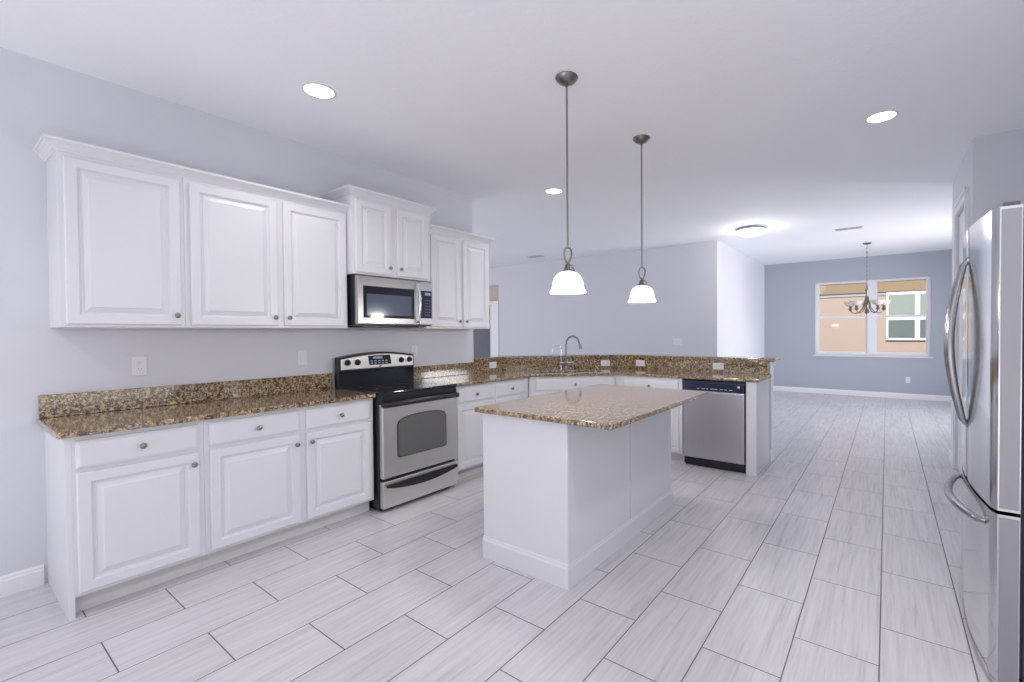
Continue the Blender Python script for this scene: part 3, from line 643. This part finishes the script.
# chandelier
ch = thing('chandelier', 'five-arm chandelier with upturned frosted bowls hanging before the far window', 'chandelier', (-0.283, 9.665, CZ))
MB().lathe([(0, 0), (0.065, 0), (0.066, -0.008), (0.05, -0.022), (0.012, -0.03), (0, -0.03)][::-1], 24).build('canopy', M['nickel'], ch, True)
mb = MB()
for q in range(18):
    zc = -0.045-q*0.040; c_, s_ = (1, 0) if q % 2 else (0, 1)
    mb.tube([(0.009*math.sin(2*PI*k/10)*c_, 0.009*math.sin(2*PI*k/10)*s_, zc+0.024*math.cos(2*PI*k/10)) for k in range(10)], 0.0035, 6, closed=True)
mb.build('chain', M['nickel'], ch, True)
MB().lathe([(0, -0.745), (0.012, -0.75), (0.014, -0.79), (0.028, -0.81), (0.018, -0.84), (0.014, -0.93), (0.022, -0.97), (0.034, -1.01), (0.030, -1.06), (0.016, -1.10), (0.022, -1.16), (0.040, -1.185), (0.030, -1.21), (0.012, -1.225), (0.010, -1.245), (0, -1.25)], 20).build('column', M['bronze'], ch, True)
for q in range(5):
    an = math.radians(20+72*q); c_, s_ = math.cos(an), math.sin(an)
    rad = [(0.02, -0.93), (0.035, -1.02), (0.06, -1.12), (0.11, -1.19), (0.17, -1.215), (0.23, -1.20), (0.255, -1.165)]
    ar = MB().tube([(r*c_, r*s_, z) for r, z in rad], 0.008, 8).lathe([(0, -1.17), (0.014, -1.165), (0.034, -1.14), (0.020, -1.125), (0.016, -1.105), (0.03, -1.095), (0.03, -1.09), (0, -1.09)], 16, (0.255*c_, 0.255*s_, 0)).build('arm', M['bronze'], ch, True)
    MB().lathe([(0.0, -1.090), (0.035, -1.088), (0.062, -1.075), (0.080, -1.052), (0.090, -1.028), (0.102, -1.012), (0.104, -1.008), (0.098, -1.010), (0.085, -1.028), (0.074, -1.052), (0.055, -1.07), (0, -1.082)], 24, (0.255*c_, 0.255*s_, 0)).build('glass_bowl', M['bowl'], ar, True)

# ceiling vents
def vent(label, loc, lx, ly, rz=0.0, halves=1):
    o = thing('ceiling_vent', label, 'vent', loc, rz)
    MB().box(-lx/2, lx/2, -ly/2, ly/2, -0.004, 0.0).build('frame', M['vent'], o, bevel=0.002)
    wq = (lx-0.03)/halves
    mb = MB(); md = MB()
    for h in range(halves):
        x0 = -lx/2+0.015+h*wq+0.006; x1 = x0+wq-0.012
        md.box(x0, x1, -ly/2+0.02, ly/2-0.02, -0.0055, -0.004)
        k = 5
        for i in range(k):
            y = -ly/2+0.03+(ly-0.06)*i/(k-1); mb.box(x0, x1, y-0.003, y+0.003, -0.009, -0.0055)
    md.build('opening', M['vent_dark'], o); mb.build('slat', M['vent'], o)
    return o
vent('rectangular ceiling vent above the great room wall', (-5.65, 7.20, CZ), 0.36, 0.20)
vent('white ceiling vent with two openings in front of the chandelier', (-0.465, 8.12, CZ), 0.36, 0.16, halves=2)

# ------------------------------------------------------------------ outlets and switches
def outlet(label, loc, rz, horizontal=False, typ='outlet', gangs=1):
    """plate in local xz, facing -y"""
    o = thing('wall_outlet' if typ == 'outlet' else 'light_switch', label, 'outlet' if typ == 'outlet' else 'switch', loc, rz)
    wd, ht = 0.072+0.046*(gangs-1), 0.116
    if horizontal: wd, ht = ht, wd
    MB().box(-wd/2, wd/2, -0.006, 0, -ht/2, ht/2).build('cover_plate', M['white_plastic'], o, bevel=0.002)
    for g in range(gangs):
        gx = (g-(gangs-1)/2)*0.046
        if typ == 'outlet':
            for s_ in (-1, 1):
                cx_, cz_ = (gx, s_*0.020) if not horizontal else (s_*0.020, 0)
                r_ = MB().box(cx_-0.0155, cx_+0.0155, -0.0085, -0.006, cz_-0.0145, cz_+0.0145).build('receptacle', M['white_plastic'], o, bevel=0.001)
                mb = MB()
                for dx in (-0.006, 0.006):
                    if horizontal: mb.box(cx_-0.001, cx_+0.006, -0.0089, -0.0084, cz_+dx-0.001, cz_+dx+0.001)
                    else: mb.box(cx_+dx-0.001, cx_+dx+0.001, -0.0089, -0.0084, cz_-0.001, cz_+0.007)
                mb.lathe([(0, 0), (0.0022, 0), (0.0022, 0.0005), (0, 0.0005)], 8, (cx_-(0.007 if horizontal else 0), -0.0084, cz_-(0 if horizontal else 0.007)), RX)
                mb.build('slots', M['slot'], r_)
        else:
            MB().box(gx-0.0155, gx+0.0155, -0.0095, -0.006, -0.032, 0.032).build('rocker', M['white_plastic'], o, bevel=0.0015)
    return o
outlet('white double wall outlet above the worktop at the left end', (WX, 0.796, 1.175), R90)
outlet('white light switch on the wall just left of the range', (WX, 1.775, 1.18), R90, typ='switch')
outlet('white wall outlet on the wall just behind the right side of the range', (WX, 2.845, 1.19), R90)
outlet('white horizontal outlet in the granite backsplash left of the sink', (WX+0.0212, 3.930, 0.988), R90, True)
outlet('left one of two white outlets in the granite backsplash right of the faucet', (-2.862, 5.065-0.022, 0.976), PI/4, True)
outlet('right one of two white outlets in the granite backsplash right of the faucet', (-2.432, 5.1482, 0.984), 0, True)
outlet('white horizontal outlet in the granite backsplash above the dishwasher', (-1.500, 5.1482, 0.982), 0, True)
outlet('white three-gang switch plate on the great room wall', (-2.967, GY, 1.19), 0, typ='switch', gangs=3)
outlet('white outlet low on the shaded wall below the far window', (0.342, FAR, 0.376), 0)
